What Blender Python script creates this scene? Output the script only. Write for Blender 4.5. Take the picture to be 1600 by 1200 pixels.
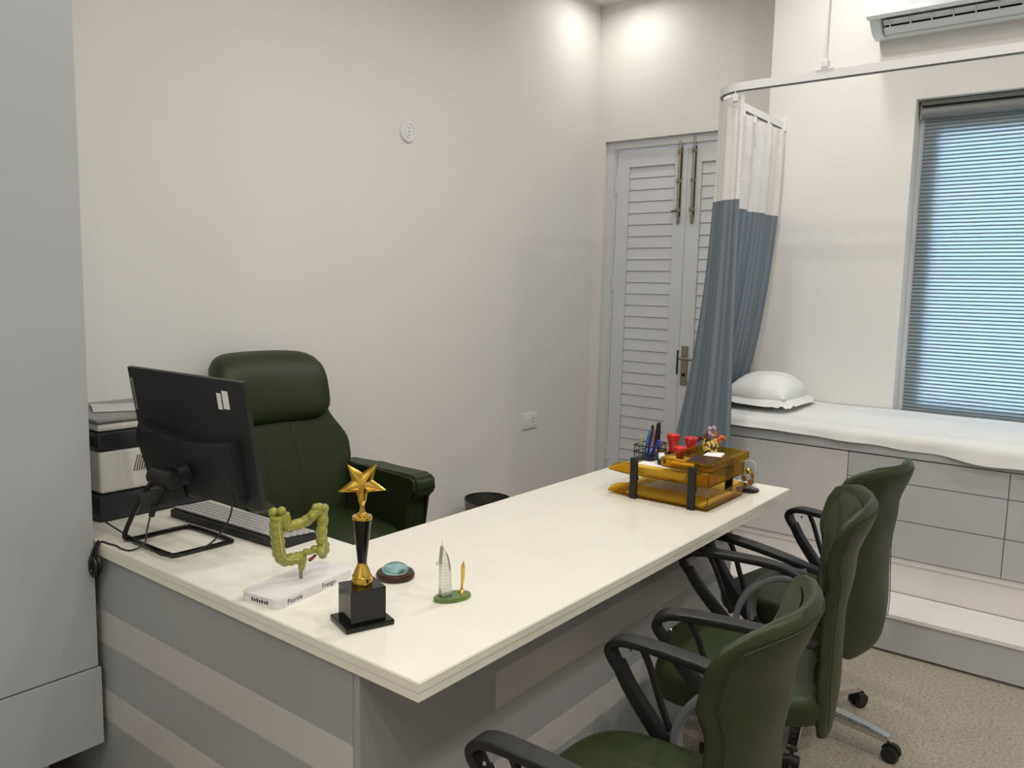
import bpy, bmesh, math, random
from mathutils import Vector, Matrix
PI = math.pi
random.seed(7)
for o in list(bpy.data.objects): bpy.data.objects.remove(o)
scene = bpy.context.scene
COL = scene.collection

# ---------------------------------------------------------------- camera
YAW, PITCH, ROLL, FPX = 0.660559971, 0.118641299, 0.0227376126, 1261.68354
fw = Vector((math.cos(PITCH)*math.cos(YAW), math.cos(PITCH)*math.sin(YAW), -math.sin(PITCH)))
rt = Vector((math.sin(YAW), -math.cos(YAW), 0)); up = rt.cross(fw)
rt2 = math.cos(ROLL)*rt + math.sin(ROLL)*up; up2 = -math.sin(ROLL)*rt + math.cos(ROLL)*up
cam = bpy.data.objects.new('camera', bpy.data.cameras.new('camera')); COL.objects.link(cam)
mw = Matrix.Identity(4)
for i in range(3):
    mw[i][0] = rt2[i]; mw[i][1] = up2[i]; mw[i][2] = -fw[i]
mw[2][3] = 1.46
cam.matrix_world = mw
cam.data.sensor_width = 36; cam.data.lens = FPX/1600*36; cam.data.clip_start = 0.02
scene.camera = cam

# ---------------------------------------------------------------- world (overcast daylight outside the window) and exposure
w = bpy.data.worlds.new('sky'); scene.world = w; w.use_nodes = True
w.node_tree.nodes['Background'].inputs[0].default_value = (0.62, 0.80, 1.0, 1)
w.node_tree.nodes['Background'].inputs[1].default_value = 7.5
vs = scene.view_settings
vs.view_transform = 'Standard'; vs.look = 'None'; vs.gamma = 1; vs.use_curve_mapping = False
vs.exposure = 0.12
CEIL = 3.30
LAMP_COL = (1.0, 0.967, 0.905)
# x, y, watts of the recessed ceiling downlights
LAMPS = [(4.38, 2.66, 2.8), (3.95, 1.25, 4.2), (3.3, 1.35, 9.0), (2.2, 1.4, 9.0), (1.2, 1.3, 5.6), (0.2, 0.3, 11),
         (3.0, -0.5, 12), (1.9, -0.5, 12), (0.8, -0.7, 12), (-0.5, -0.6, 13), (-1.0, 0.6, 13)]

# ---------------------------------------------------------------- materials
def rgb(r, g, b):
    f = lambda c: ((c/255+0.055)/1.055)**2.4 if c > 10 else c/255/12.92
    return (f(r), f(g), f(b), 1)
MATS = {}
def mat(name, col, rough=0.5, metal=0.0, spec=0.5, noise=0.0, scale=20, bump=0.0, bscale=200, trans=0.0, ior=1.45, alpha=1.0, coat=0.0, emit=0.0, sss=0.0):
    m = bpy.data.materials.new(name); m.use_nodes = True; nt = m.node_tree; b = nt.nodes['Principled BSDF']
    b.inputs['Base Color'].default_value = col; b.inputs['Roughness'].default_value = rough; b.inputs['Metallic'].default_value = metal
    b.inputs['Specular IOR Level'].default_value = spec; b.inputs['IOR'].default_value = ior
    b.inputs['Transmission Weight'].default_value = trans; b.inputs['Alpha'].default_value = alpha; b.inputs['Coat Weight'].default_value = coat
    if emit: b.inputs['Emission Color'].default_value = col; b.inputs['Emission Strength'].default_value = emit
    tc = nt.nodes.new('ShaderNodeTexCoord')
    if noise:
        n = nt.nodes.new('ShaderNodeTexNoise'); n.inputs['Scale'].default_value = scale; n.inputs['Detail'].default_value = 4
        nt.links.new(tc.outputs['Object'], n.inputs['Vector'])
        mx = nt.nodes.new('ShaderNodeMix'); mx.data_type = 'RGBA'
        mx.inputs[6].default_value = tuple(c*(1-noise) for c in col[:3])+(1,); mx.inputs[7].default_value = tuple(min(1, c*(1+noise)) for c in col[:3])+(1,)
        nt.links.new(n.outputs['Fac'], mx.inputs[0]); nt.links.new(mx.outputs[2], b.inputs['Base Color'])
    if bump:
        n2 = nt.nodes.new('ShaderNodeTexNoise'); n2.inputs['Scale'].default_value = bscale; n2.inputs['Detail'].default_value = 3
        nt.links.new(tc.outputs['Object'], n2.inputs['Vector'])
        bp = nt.nodes.new('ShaderNodeBump'); bp.inputs['Strength'].default_value = bump; bp.inputs['Distance'].default_value = 0.003
        nt.links.new(n2.outputs['Fac'], bp.inputs['Height']); nt.links.new(bp.outputs[0], b.inputs['Normal'])
    MATS[name] = m; return m
mat('wall', rgb(230, 228, 225), 0.6, noise=0.015, scale=3, bump=0.03, bscale=60)
mat('ceiling', rgb(236, 234, 230), 0.8, noise=0.01, scale=3)
mat('tall_laminate', rgb(168, 171, 173), 0.38, noise=0.015, scale=4)
mat('laminate_pale', rgb(205, 203, 202), 0.36, noise=0.012, scale=4)
mat('laminate', rgb(182, 184, 184), 0.38, noise=0.015, scale=4)
mat('laminate_light', rgb(226, 221, 219), 0.35, noise=0.012, scale=4)
mat('desk_grey', rgb(157, 160, 159), 0.32, noise=0.02, scale=5)
mat('stripe', rgb(190, 188, 185), 0.28, noise=0.02, scale=5)
mat('door_paint', rgb(214, 216, 220), 0.4, noise=0.01, scale=5)
mat('steel', rgb(150, 142, 130), 0.3, metal=1.0, noise=0.05, scale=40)
mat('chrome', rgb(215, 213, 210), 0.16, metal=1.0, noise=0.12, scale=60, bump=0.5, bscale=90)
mat('black_plastic', rgb(26, 26, 27), 0.42, noise=0.1, scale=60, bump=0.05, bscale=500)
mat('grey_plastic', rgb(108, 111, 113), 0.4, noise=0.06, scale=40)
mat('gloss_black', rgb(14, 14, 14), 0.12, noise=0.05, scale=30)
mat('screen_back', rgb(31, 32, 34), 0.45, noise=0.05, scale=80, bump=0.05, bscale=600)
mat('screen_glass', rgb(8, 8, 10), 0.08, noise=0.05, scale=30)
mat('green_leather', rgb(38, 48, 22), 0.46, spec=0.4, noise=0.06, scale=14, bump=0.12, bscale=420)
mat('seam', rgb(32, 40, 24), 0.6, noise=0.05)
mat('white_plastic', rgb(232, 232, 232), 0.35, noise=0.01, scale=30)
mat('ac_white', rgb(222, 228, 230), 0.18, noise=0.01, scale=20)
mat('sheet', rgb(226, 226, 224), 0.85, noise=0.01, scale=30, bump=0.12, bscale=30)
mat('paper', rgb(240, 240, 238), 0.8, noise=0.02, scale=30)
mat('gold', rgb(224, 184, 84), 0.17, metal=1.0, noise=0.05, scale=30)
mat('wood_dark', rgb(58, 34, 27), 0.3, noise=0.3, scale=25)
mat('glass_aqua', rgb(190, 235, 236), 0.03, trans=0.92, noise=0.1, scale=60)
mat('crystal', rgb(238, 240, 232), 0.06, trans=0.85, noise=0.02, scale=60)
mat('glass', rgb(245, 248, 248), 0.02, trans=1.0, noise=0.01)
mat('amber', rgb(226, 192, 84), 0.08, trans=0.94, ior=1.08, noise=0.03, scale=20)
mat('amber_stone', rgb(238, 150, 30), 0.1, trans=0.5, noise=0.3, scale=60)
mat('colon', rgb(146, 146, 60), 0.22, noise=0.12, scale=60, coat=0.4)
mat('colon_band', rgb(188, 182, 118), 0.3, noise=0.1, scale=60)
mat('appendix', rgb(120, 50, 42), 0.35, noise=0.1)
mat('base_white', rgb(226, 222, 222), 0.3, noise=0.02, scale=20)
mat('ink', rgb(70, 66, 68), 0.6, noise=0.05)
mat('green_glaze', rgb(84, 112, 44), 0.1, noise=0.5, scale=50, coat=0.6)
mat('red_plastic', rgb(200, 44, 36), 0.3, noise=0.05)
mat('blue_plastic', rgb(28, 50, 160), 0.25, noise=0.08)
mat('sky_blue_plastic', rgb(60, 120, 170), 0.25, noise=0.08)
mat('clear_plastic', rgb(200, 200, 170), 0.2, trans=0.5, noise=0.05)
mat('salmon_plastic', rgb(214, 130, 100), 0.3, noise=0.05)
mat('petal_orange', rgb(214, 104, 46), 0.6, noise=0.15)
mat('petal_lilac', rgb(186, 160, 178), 0.6, noise=0.15)
mat('petal_maroon', rgb(98, 46, 44), 0.6, noise=0.2)
mat('bead_cream', rgb(226, 196, 110), 0.35, noise=0.15)
mat('leaf_dark', rgb(70, 64, 40), 0.6, noise=0.2)
mat('key_grey', rgb(168, 166, 164), 0.5, noise=0.03)
mat('printer_white', rgb(206, 204, 196), 0.5, noise=0.02)
mat('printer_dark', rgb(36, 38, 42), 0.4, noise=0.06)
mat('printer_grey', rgb(128, 128, 126), 0.45, noise=0.04)
mat('blind_bar', rgb(128, 130, 128), 0.5, noise=0.03)
mat('bin_metal', rgb(120, 118, 112), 0.35, metal=0.8, noise=0.06)
mat('dark_void', rgb(20, 20, 20), 0.8, noise=0.05)
mat('label_silver', rgb(170, 160, 148), 0.3, metal=0.6, noise=0.05)

def nodes(name):
    m = bpy.data.materials.new(name); m.use_nodes = True; MATS[name] = m
    nt = m.node_tree; return nt, nt.nodes['Principled BSDF'], nt.nodes.new('ShaderNodeTexCoord')
def ramp(nt, stops):
    r = nt.nodes.new('ShaderNodeValToRGB'); e = r.color_ramp.elements
    e[0].position, e[0].color = stops[0]; e[1].position, e[1].color = stops[1]
    for p, c in stops[2:]:
        q = e.new(p); q.color = c
    return r
# speckled vinyl floor
nt, b, tc = nodes('floor_vinyl')
n1 = nt.nodes.new('ShaderNodeTexNoise'); n1.inputs['Scale'].default_value = 95; n1.inputs['Detail'].default_value = 6; n1.inputs['Roughness'].default_value = 0.75
nt.links.new(tc.outputs['Object'], n1.inputs['Vector'])
r1 = ramp(nt, [(0.33, rgb(104, 96, 86)), (0.68, rgb(196, 186, 170)), (0.45, rgb(150, 142, 128)), (0.58, rgb(170, 160, 146))])
nt.links.new(n1.outputs['Fac'], r1.inputs[0]); nt.links.new(r1.outputs[0], b.inputs['Base Color']); b.inputs['Roughness'].default_value = 0.55
# engineered stone desk top
nt, b, tc = nodes('desk_stone')
n1 = nt.nodes.new('ShaderNodeTexNoise'); n1.inputs['Scale'].default_value = 7; n1.inputs['Detail'].default_value = 5
nt.links.new(tc.outputs['Object'], n1.inputs['Vector'])
r1 = ramp(nt, [(0.25, rgb(231, 227, 215)), (0.8, rgb(238, 234, 222))])
nt.links.new(n1.outputs['Fac'], r1.inputs[0]); nt.links.new(r1.outputs[0], b.inputs['Base Color']); b.inputs['Roughness'].default_value = 0.16
# curtain cloth: woven vertical stripes along the width (UV x in metres)
nt, b, tc = nodes('curtain_blue')
wv = nt.nodes.new('ShaderNodeTexWave'); wv.bands_direction = 'X'; wv.inputs['Scale'].default_value = 7.5; wv.inputs['Distortion'].default_value = 0.0
nt.links.new(tc.outputs['UV'], wv.inputs['Vector'])
r1 = ramp(nt, [(0.42, rgb(104, 116, 127)), (0.58, rgb(118, 130, 140))])
nt.links.new(wv.outputs['Fac'], r1.inputs[0]); nt.links.new(r1.outputs[0], b.inputs['Base Color']); b.inputs['Roughness'].default_value = 0.7
# net: tiny square holes
nt, b, tc = nodes('curtain_net')
sx = nt.nodes.new('ShaderNodeSeparateXYZ'); nt.links.new(tc.outputs['UV'], sx.inputs[0])
def fract_gt(out, freq, thr):
    a = nt.nodes.new('ShaderNodeMath'); a.operation = 'MULTIPLY'; a.inputs[1].default_value = freq; nt.links.new(out, a.inputs[0])
    f = nt.nodes.new('ShaderNodeMath'); f.operation = 'FRACT'; nt.links.new(a.outputs[0], f.inputs[0])
    g = nt.nodes.new('ShaderNodeMath'); g.operation = 'GREATER_THAN'; g.inputs[1].default_value = thr; nt.links.new(f.outputs[0], g.inputs[0]); return g.outputs[0]
hx = fract_gt(sx.outputs[0], 110, 0.5); hy = fract_gt(sx.outputs[1], 110, 0.5)
mu = nt.nodes.new('ShaderNodeMath'); mu.operation = 'MULTIPLY'; nt.links.new(hx, mu.inputs[0]); nt.links.new(hy, mu.inputs[1])
m2 = nt.nodes.new('ShaderNodeMath'); m2.operation = 'MULTIPLY_ADD'; m2.inputs[1].default_value = -0.45; m2.inputs[2].default_value = 0.95; nt.links.new(mu.outputs[0], m2.inputs[0])
nt.links.new(m2.outputs[0], b.inputs['Alpha']); b.inputs['Base Color'].default_value = rgb(232, 230, 228); b.inputs['Roughness'].default_value = 0.8
# translucent blind cloth
for nm, c, tfac in (('blind_sheer', rgb(186, 200, 206), 0.62), ('blind_dense', rgb(112, 118, 120), 0.08)):
    nt, b, tc = nodes(nm)
    b.inputs['Base Color'].default_value = c; b.inputs['Roughness'].default_value = 0.8
    nz = nt.nodes.new('ShaderNodeTexNoise'); nz.inputs['Scale'].default_value = 300; nt.links.new(tc.outputs['Object'], nz.inputs['Vector'])
    bp = nt.nodes.new('ShaderNodeBump'); bp.inputs['Strength'].default_value = 0.02; nt.links.new(nz.outputs['Fac'], bp.inputs['Height']); nt.links.new(bp.outputs[0], b.inputs['Normal'])
    tr = nt.nodes.new('ShaderNodeBsdfTranslucent'); tr.inputs[0].default_value = c
    mx = nt.nodes.new('ShaderNodeMixShader'); mx.inputs[0].default_value = tfac
    nt.links.new(b.outputs[0], mx.inputs[1]); nt.links.new(tr.outputs[0], mx.inputs[2])
    nt.links.new(mx.outputs[0], nt.nodes['Material Output'].inputs['Surface'])
# lamp diffuser
nt, b, tc = nodes('lamp_glow')
b.inputs['Emission Color'].default_value = LAMP_COL+(1,); b.inputs['Emission Strength'].default_value = 12

# ---------------------------------------------------------------- mesh helpers
def V(*a): return Vector(a)
def BM(): return bmesh.new()
def box(bm, c, s, bev=0.0, seg=2, rz=0.0, mx=None):
    r = bmesh.ops.create_cube(bm, size=1.0); vs_ = r['verts']
    bmesh.ops.scale(bm, vec=s, verts=vs_)
    if bev:
        es = list({e for v in vs_ for e in v.link_edges})
        q = bmesh.ops.bevel(bm, geom=es, offset=min(bev, min(s)*0.49), segments=seg, profile=0.5, affect='EDGES')
        vs_ = list({v for f in q['faces'] for v in f.verts} | {v for v in vs_ if v.is_valid})
    m = Matrix.Translation(c) @ (mx if mx else Matrix.Rotation(rz, 4, 'Z'))
    bmesh.ops.transform(bm, matrix=m, verts=vs_); return bm
def bx(x0, x1, y0, y1, z0, z1, bev=0.0, bm=None, seg=2):
    bm = bm or BM(); return box(bm, V((x0+x1)/2, (y0+y1)/2, (z0+z1)/2), V(x1-x0, y1-y0, z1-z0), bev, seg)
def loft(bm, rings, cap0=True, cap1=True, closed=True):
    vr = [[bm.verts.new(p) for p in r] for r in rings]; n = len(rings[0])
    for a, b_ in zip(vr, vr[1:]):
        for i in range(n if closed else n-1):
            j = (i+1) % n
            try: bm.faces.new((a[i], a[j], b_[j], b_[i]))
            except ValueError: pass
    if closed and cap0: bm.faces.new(vr[0][::-1])
    if closed and cap1: bm.faces.new(vr[-1])
    return bm
def tube(bm, pts, r, n=8, closed=False, flat=None):
    pts = [Vector(p) for p in pts]; N = len(pts); rs = r if isinstance(r, (list, tuple)) else [r]*N
    rings = []; t0 = (pts[1]-pts[0]).normalized(); a = t0.orthogonal().normalized()
    for i in range(N):
        if closed: t = (pts[(i+1) % N]-pts[i-1]).normalized()
        else: t = (pts[min(i+1, N-1)]-pts[max(i-1, 0)]).normalized()
        a = (a - t*a.dot(t)).normalized(); b_ = t.cross(a)
        rings.append([pts[i]+rs[i]*(math.cos(2*PI*k/n)*a+math.sin(2*PI*k/n)*b_) for k in range(n)])
    if closed: rings.append(rings[0]); return loft(bm, rings, False, False)
    return loft(bm, rings)
def ribbon(bm, pts, wdir, ws, ts):
    """rectangular bar swept along pts; wdir = width direction, ws/ts widths and thicknesses"""
    pts = [Vector(p) for p in pts]; N = len(pts); wd = Vector(wdir).normalized(); rings = []
    ws = ws if isinstance(ws, (list, tuple)) else [ws]*N; ts = ts if isinstance(ts, (list, tuple)) else [ts]*N
    for i in range(N):
        t = (pts[min(i+1, N-1)]-pts[max(i-1, 0)]).normalized(); nn = t.cross(wd).normalized()
        w_, h_ = ws[i]/2, ts[i]/2; c = 0.3
        rings.append([pts[i]+wd*x*w_+nn*y*h_ for x, y in ((1, 1-c*1.2), (1-c*.6, 1), (-1+c*.6, 1), (-1, 1-c*1.2), (-1, -1+c*1.2), (-1+c*.6, -1), (1-c*.6, -1), (1, -1+c*1.2))])
    return loft(bm, rings)
def lathe(bm, prof, n=24, c=(0, 0, 0), cap=True):
    c = Vector(c)
    return loft(bm, [[c+V(r*math.cos(2*PI*k/n), r*math.sin(2*PI*k/n), z) for k in range(n)] for r, z in prof], cap, cap)
def prism(bm, poly, fn, d0, d1):
    return loft(bm, [[fn(a, b_, d) for a, b_ in poly] for d in (d0, d1)])
def surf(bm, fn, nu, nv, uvscale=None):
    vg = [[bm.verts.new(fn(i/nu, j/nv)) for i in range(nu+1)] for j in range(nv+1)]
    for j in range(nv):
        for i in range(nu): bm.faces.new((vg[j][i], vg[j][i+1], vg[j+1][i+1], vg[j+1][i]))
    return bm
def smoothpath(pts, n=6, closed=False):
    pts = [Vector(p) for p in pts]; N = len(pts); out = []
    for i in range(N if closed else N-1):
        p0 = pts[i-1] if (i > 0 or closed) else pts[0]; p1 = pts[i]; p2 = pts[(i+1) % N]
        p3 = pts[(i+2) % N] if (closed or i+2 < N) else pts[-1]
        for k in range(n):
            t = k/n
            out.append(0.5*((2*p1)+(-p0+p2)*t+(2*p0-5*p1+4*p2-p3)*t*t+(-p0+3*p1-3*p2+p3)*t**3))
    if not closed: out.append(pts[-1])
    return out
def lerp_tab(tab, v):
    for (a, x), (b_, y) in zip(tab, tab[1:]):
        if v <= b_:
            t = (v-a)/(b_-a) if b_ > a else 0; t = t*t*(3-2*t); return x+(y-x)*t
    return tab[-1][1]
def spow(x, p): return math.copysign(abs(x)**p, x)
def rrect(cx, cy, w_, h_, r, n=5):
    out = []
    for sx_, sy_, a0 in ((1, 1, 0), (-1, 1, PI/2), (-1, -1, PI), (1, -1, 1.5*PI)):
        for k in range(n+1):
            a = a0+PI/2*k/n; out.append((cx+sx_*(w_/2-r)+r*math.cos(a), cy+sy_*(h_/2-r)+r*math.sin(a)))
    return out
def part(name, bm, material, parent=None, smooth=35, loc=None):
    bmesh.ops.recalc_face_normals(bm, faces=bm.faces)
    me = bpy.data.meshes.new(name); bm.to_mesh(me); bm.free()
    for m_ in (material if isinstance(material, (list, tuple)) else [material]): me.materials.append(MATS[m_])
    if smooth:
        for p in me.polygons: p.use_smooth = True
        me.set_sharp_from_angle(angle=math.radians(smooth))
    o = bpy.data.objects.new(name, me); COL.objects.link(o)
    if smooth:
        wn = o.modifiers.new('weighted', 'WEIGHTED_NORMAL'); wn.keep_sharp = True
    if parent: o.parent = parent
    if loc: o.location = loc
    return o
def tag(o, label, cat, group=None):
    o['label'] = label; o['category'] = cat
    if group: o['group'] = group
    return o
def struct(o): o['kind'] = 'structure'; return o
def thing(name, label, cat, loc=(0, 0, 0), rz=0.0, group=None):
    o = bpy.data.objects.new(name, None); COL.objects.link(o); o.empty_display_size = 0.1
    o.location = loc; o.rotation_euler = (0, 0, rz)
    return tag(o, label, cat, group) if label else o
def copy_tree(o, parent=None):
    c = o.copy(); COL.objects.link(c); c.parent = parent
    for ch in list(o.children): copy_tree(ch, c)
    return c
def text_mesh(name, s, size, material, parent, mx, depth=0.0003):
    cu = bpy.data.curves.new(name, 'FONT'); cu.body = s; cu.size = size; cu.extrude = depth
    t = bpy.data.objects.new(name, cu); COL.objects.link(t)
    me = bpy.data.meshes.new_from_object(t.evaluated_get(bpy.context.evaluated_depsgraph_get()))
    bpy.data.objects.remove(t); me.name = name; me.materials.clear(); me.materials.append(MATS[material]); me.transform(mx)
    o = bpy.data.objects.new(name, me); COL.objects.link(o); o.parent = parent; return o

# ================================================================ ROOM
XD, XW, YL, YE = 4.70, 4.40, 2.98, 1.70      # door wall, window wall, left wall, edge where the window wall starts
XB, YR = -1.6, -2.2
struct(part('floor', bx(XB, XD+.2, YR, YL, -.08, 0), 'floor_vinyl', smooth=0))
struct(part('ceiling', bx(XB, XD+.2, YR, YL, CEIL, CEIL+.1), 'ceiling', smooth=0))
struct(part('wall_left', bx(XB-.1, XD+.2, YL, YL+.12, -.08, CEIL+.1), 'wall', smooth=0))
struct(part('wall_right', bx(XB-.1, XD+.2, YR-.12, YR, -.08, CEIL+.1), 'wall', smooth=0))
struct(part('wall_back', bx(XB-.12, XB, YR, YL, -.08, CEIL+.1), 'wall', smooth=0))
DY0, DY1, DZ1 = 1.752, 2.915, 2.43
bm = BM()
bx(XD, XD+.2, DY1, YL, 0, CEIL, bm=bm); bx(XD, XD+.2, YE-.1, DY0, 0, CEIL, bm=bm); bx(XD, XD+.2, DY0, DY1, DZ1, CEIL, bm=bm)
struct(part('wall_far', bm, 'wall', smooth=0))
WY0, WY1, WZ0, WZ1 = -0.35, 0.968, 0.86, 2.415
bm = BM()
bx(XW, XD, WY1, YE, 0, CEIL, bm=bm); bx(XW, XD, YR, WY0, 0, CEIL, bm=bm); bx(XW, XD, WY0, WY1, WZ1, CEIL, bm=bm); bx(XW, XD, WY0, WY1, 0, WZ0, bm=bm)
struct(part('wall_window', bm, 'wall', smooth=0))

# ---------------------------------------------------------------- ceiling downlights
def downlight(x, y, watts, first=[None]):
    if first[0] is None:
        t = thing('ceiling_downlight', 'round recessed downlight in the white ceiling', 'light')
        part('trim_ring', lathe(BM(), [(.045, -.002), (.062, -.006), (.066, -.001), (.066, 0), (.045, 0)], 28, cap=False), 'white_plastic', t)
        part('diffuser', lathe(BM(), [(.001, -.003), (.046, -.003), (.046, -.001), (.001, -.001)], 28), 'lamp_glow', t)
        first[0] = t
    else: t = copy_tree(first[0])
    t.location = (x, y, CEIL)
    t['group'] = 'recessed downlights in the ceiling above the picture'
    l = bpy.data.lights.new('downlight_lamp', 'AREA'); l.shape = 'DISK'; l.size = 0.12; l.energy = watts; l.spread = math.radians(170); l.color = LAMP_COL
    lo = bpy.data.objects.new('downlight_lamp', l); COL.objects.link(lo); lo.location = (x, y, CEIL-.012)
for x, y, q in LAMPS: downlight(x, y, q)

# ---------------------------------------------------------------- door
d = thing('door_1', None, None, (XD, 0, 0)); struct(d)
bm = BM(); fx0, fx1 = .03, .12
for y0, y1 in ((DY0, DY0+.055), (DY1-.055, DY1)): bx(fx0, fx1, y0, y1, 0, DZ1, .004, bm)
bx(fx0, fx1, DY0+.055, DY1-.055, DZ1-.05, DZ1, .004, bm)
for y0, y1 in ((DY0+.055, DY0+.068), (DY1-.068, DY1-.055)): bx(fx0+.012, fx1, y0, y1, 0, DZ1-.05, 0, bm)
bx(fx0+.012, fx1, DY0+.068, DY1-.068, DZ1-.062, DZ1-.05, 0, bm)
part('door_frame', bm, 'door_paint', d, 30)
ymid = 2.335; slat_mesh = None
for side in (1, -1):
    ya, yb = (ymid+.002, DY1-.071) if side > 0 else (DY0+.071, ymid-.002)
    ztop = DZ1-.066; pz0, pz1 = .16, 2.262
    pa, pb = ya+.085, yb-.092
    bm = BM(); x0, x1 = .046, .086
    bx(x0, x1, ya, pa, .008, ztop, .002, bm); bx(x0, x1, pb, yb, .008, ztop, .002, bm)
    bx(x0, x1, pa, pb, pz1, ztop, .0, bm); bx(x0, x1, pa, pb, .008, pz0, .0, bm)
    bx(x0+.022, x1, pa, pb, pz0, pz1, 0, bm)
    leaf = part('door_leaf', bm, 'door_paint', d, 30)
    n = 28; hh = (pz1-pz0)/n
    for k in range(n):
        if slat_mesh is None:
            s = prism(BM(), [(.0, .001), (-.011, .0022), (-.012, .004), (-.0065, hh-.0005), (0, hh-.0005)], lambda a, b_, q: V(a, q, b_), -(pb-pa)/2+.001, (pb-pa)/2-.001)
            so = part('slat', s, 'door_paint', leaf, 30); slat_mesh = so.data
        else:
            so = bpy.data.objects.new('slat', slat_mesh); COL.objects.link(so); so.parent = leaf
        so.location = (x0+.022, (pa+pb)/2, pz0+k*hh)
    yb_ = ymid+side*.048
    bm = BM(); tube(bm, [(x0-.014, yb_, 1.93), (x0-.014, yb_, 2.40 if side > 0 else 2.418)], .0085, 10)
    bx(x0-.004, x0, yb_-.013, yb_+.013, 1.90, 2.36, .001, bm)
    for zz in (1.97, 2.15, 2.33): bx(x0-.026, x0, yb_-.015, yb_+.015, zz-.012, zz+.012, .003, bm)
    tube(bm, [(x0-.016, yb_-.004, 1.965), (x0-.04, yb_+side*.02, 1.962)], .006, 8); tube(bm, [(x0-.04, yb_+side*.018, 1.962), (x0-.04, yb_+side*.032, 1.962)], .008, 8)
    bx(x0-.012, x0, yb_-.010, yb_+.010, 1.885, 1.915, .003, bm)
    part('tower_bolt', bm, 'steel', leaf)
    for zz in (2.15, 1.51, .35):
        bm = BM(); yh = yb+.002 if side > 0 else ya-.002
        tube(bm, [(x0-.004, yh, zz-.055), (x0-.004, yh, zz+.055)], .007, 8); bx(x0-.002, x0+.002, yh-.02, yh+.02, zz-.05, zz+.05, 0, bm)
        part('hinge', bm, 'door_paint', leaf)
    if side < 0:
        yp = ymid-.042; bm = BM()
        bx(x0-.009, x0, yp-.024, yp+.024, .865, 1.115, .004, bm)
        h = part('handle', bm, 'steel', leaf)
        bm = BM(); tube(bm, [(x0-.005, yp, 1.037), (x0-.05, yp, 1.037)], .011, 12)
        tube(bm, smoothpath([(x0-.05, yp+.012, 1.037), (x0-.052, yp-.02, 1.037), (x0-.05, yp-.12, 1.035)], 5), .0095, 10)
        part('lever', bm, 'steel', h)
        bm = BM(); tube(bm, [(x0-.009, yp, .93), (x0-.014, yp, .93)], .011, 14); part('keyhole', bm, 'dark_void', h)
    else:
        part('lock_strip', bx(x0-.003, x0+.01, ymid+.003, ymid+.014, .93, 1.085, .001), 'dark_void', leaf)

# ---------------------------------------------------------------- window and blind
wd_ = thing('window_1', None, None, (0, 0, 0)); struct(wd_)
bm = BM(); fx = XW+.118
bx(fx, fx+.06, WY1-.10, WY1, WZ0, WZ1, .004, bm); bx(fx, fx+.06, WY0, WY0+.10, WZ0, WZ1, .004, bm)
bx(fx, fx+.06, WY0+.10, WY1-.10, WZ1-.15, WZ1, .004, bm); bx(fx, fx+.06, WY0+.10, WY1-.10, WZ0, WZ0+.06, .004, bm)
part('window_frame', bm, 'white_plastic', wd_, 30)
for y0, y1 in ((WY0+.10, WY1-.10),): part('pane', bx(fx+.027, fx+.033, y0, y1, WZ0+.06, WZ1-.15), 'glass', wd_, 0)
bl = thing('roller_blind', 'grey blue striped roller blind pulled down over the window', 'blind', (XW+.075, (WY0+WY1)/2, WZ1))
hw = (WY1-WY0)/2-.014
bm = BM(); tube(bm, [(0, -hw, -.055), (0, hw, -.055)], .027, 20); part('roller_tube', bm, 'blind_bar', bl)
for s in (-1, 1): part('bracket', bx(-.02, .02, s*hw-.003 if s < 0 else s*hw, s*hw if s < 0 else s*hw+.003, -.085, 0, .001), 'white_plastic', bl)
part('cover_rail', prism(BM(), [(-.03, -.004), (-.034, -.02), (-.03, -.024), (.03, -.024), (.03, -.004)], lambda a, b_, q: V(a, q, b_), -hw, hw), 'blind_bar', bl)
zt, zb, per = -.083, WZ0+.012-WZ1, .0182
def strips(kind):
    bm = BM(); k = 0; z = zt
    while z > zb:
        f0, f1 = (0.0, .64) if kind else (.64, 1.0)
        za, zc = z-per*f0, z-per*f1
        if not kind: za += .0012; zc -= .0012
        n = 4
        rows = [[bm.verts.new((.027 - (.0045*math.sin(PI*j/n) if kind else -.0015), y, za+(zc-za)*j/n)) for y in (-hw+.012, hw-.012)] for j in range(n+1)]
        for r0, r1_ in zip(rows, rows[1:]): bm.faces.new((r0[0], r0[1], r1_[1], r1_[0]))
        z -= per
    return bm
o = part('sheer_bands', strips(1), 'blind_sheer', bl, 60); o['kind'] = 'stuff'
o = part('dense_bands', strips(0), 'blind_dense', bl, 60); o['kind'] = 'stuff'
bm = BM(); bx(.018, .036, -hw+.008, hw-.008, zb-.012, zb+.01, .004, bm); part('bottom_bar', bm, 'blind_bar', bl)

# ---------------------------------------------------------------- air conditioner
ac = thing('air_conditioner', 'white wall mounted split air conditioner with open louvre above the blind', 'air conditioner', (XW, .72, 2.70))
L = .44
sect = lambda a, b_, q: V(a, q, b_)
back = [(0, .02), (-.05, 0), (-.088, .002), (-.092, .016), (-.06, .034), (-.06, .095), (-.17, .085), (-.204, .072), (-.212, .20), (-.20, .265), (-.15, .295), (0, .295)]
part('body', prism(BM(), back, sect, -L, L), 'ac_white', ac, 30)
for s in (-1, 1):
    bm = prism(BM(), [(0, .02), (-.05, 0), (-.10, .003), (-.145, .02), (-.18, .048), (-.204, .078), (-.10, .10), (0, .10)], sect, s*L-(.045 if s > 0 else 0), s*L+(.045 if s < 0 else 0))
    part('end_cap', bm, 'ac_white', ac, 30)
part('front_panel', prism(BM(), [(-.203, .060), (-.212, .060), (-.226, .072), (-.230, .19), (-.214, .275), (-.16, .306), (-.155, .300), (-.208, .268), (-.222, .188), (-.217, .076)], sect, -L-.006, L+.006), 'ac_white', ac, 30)
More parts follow.
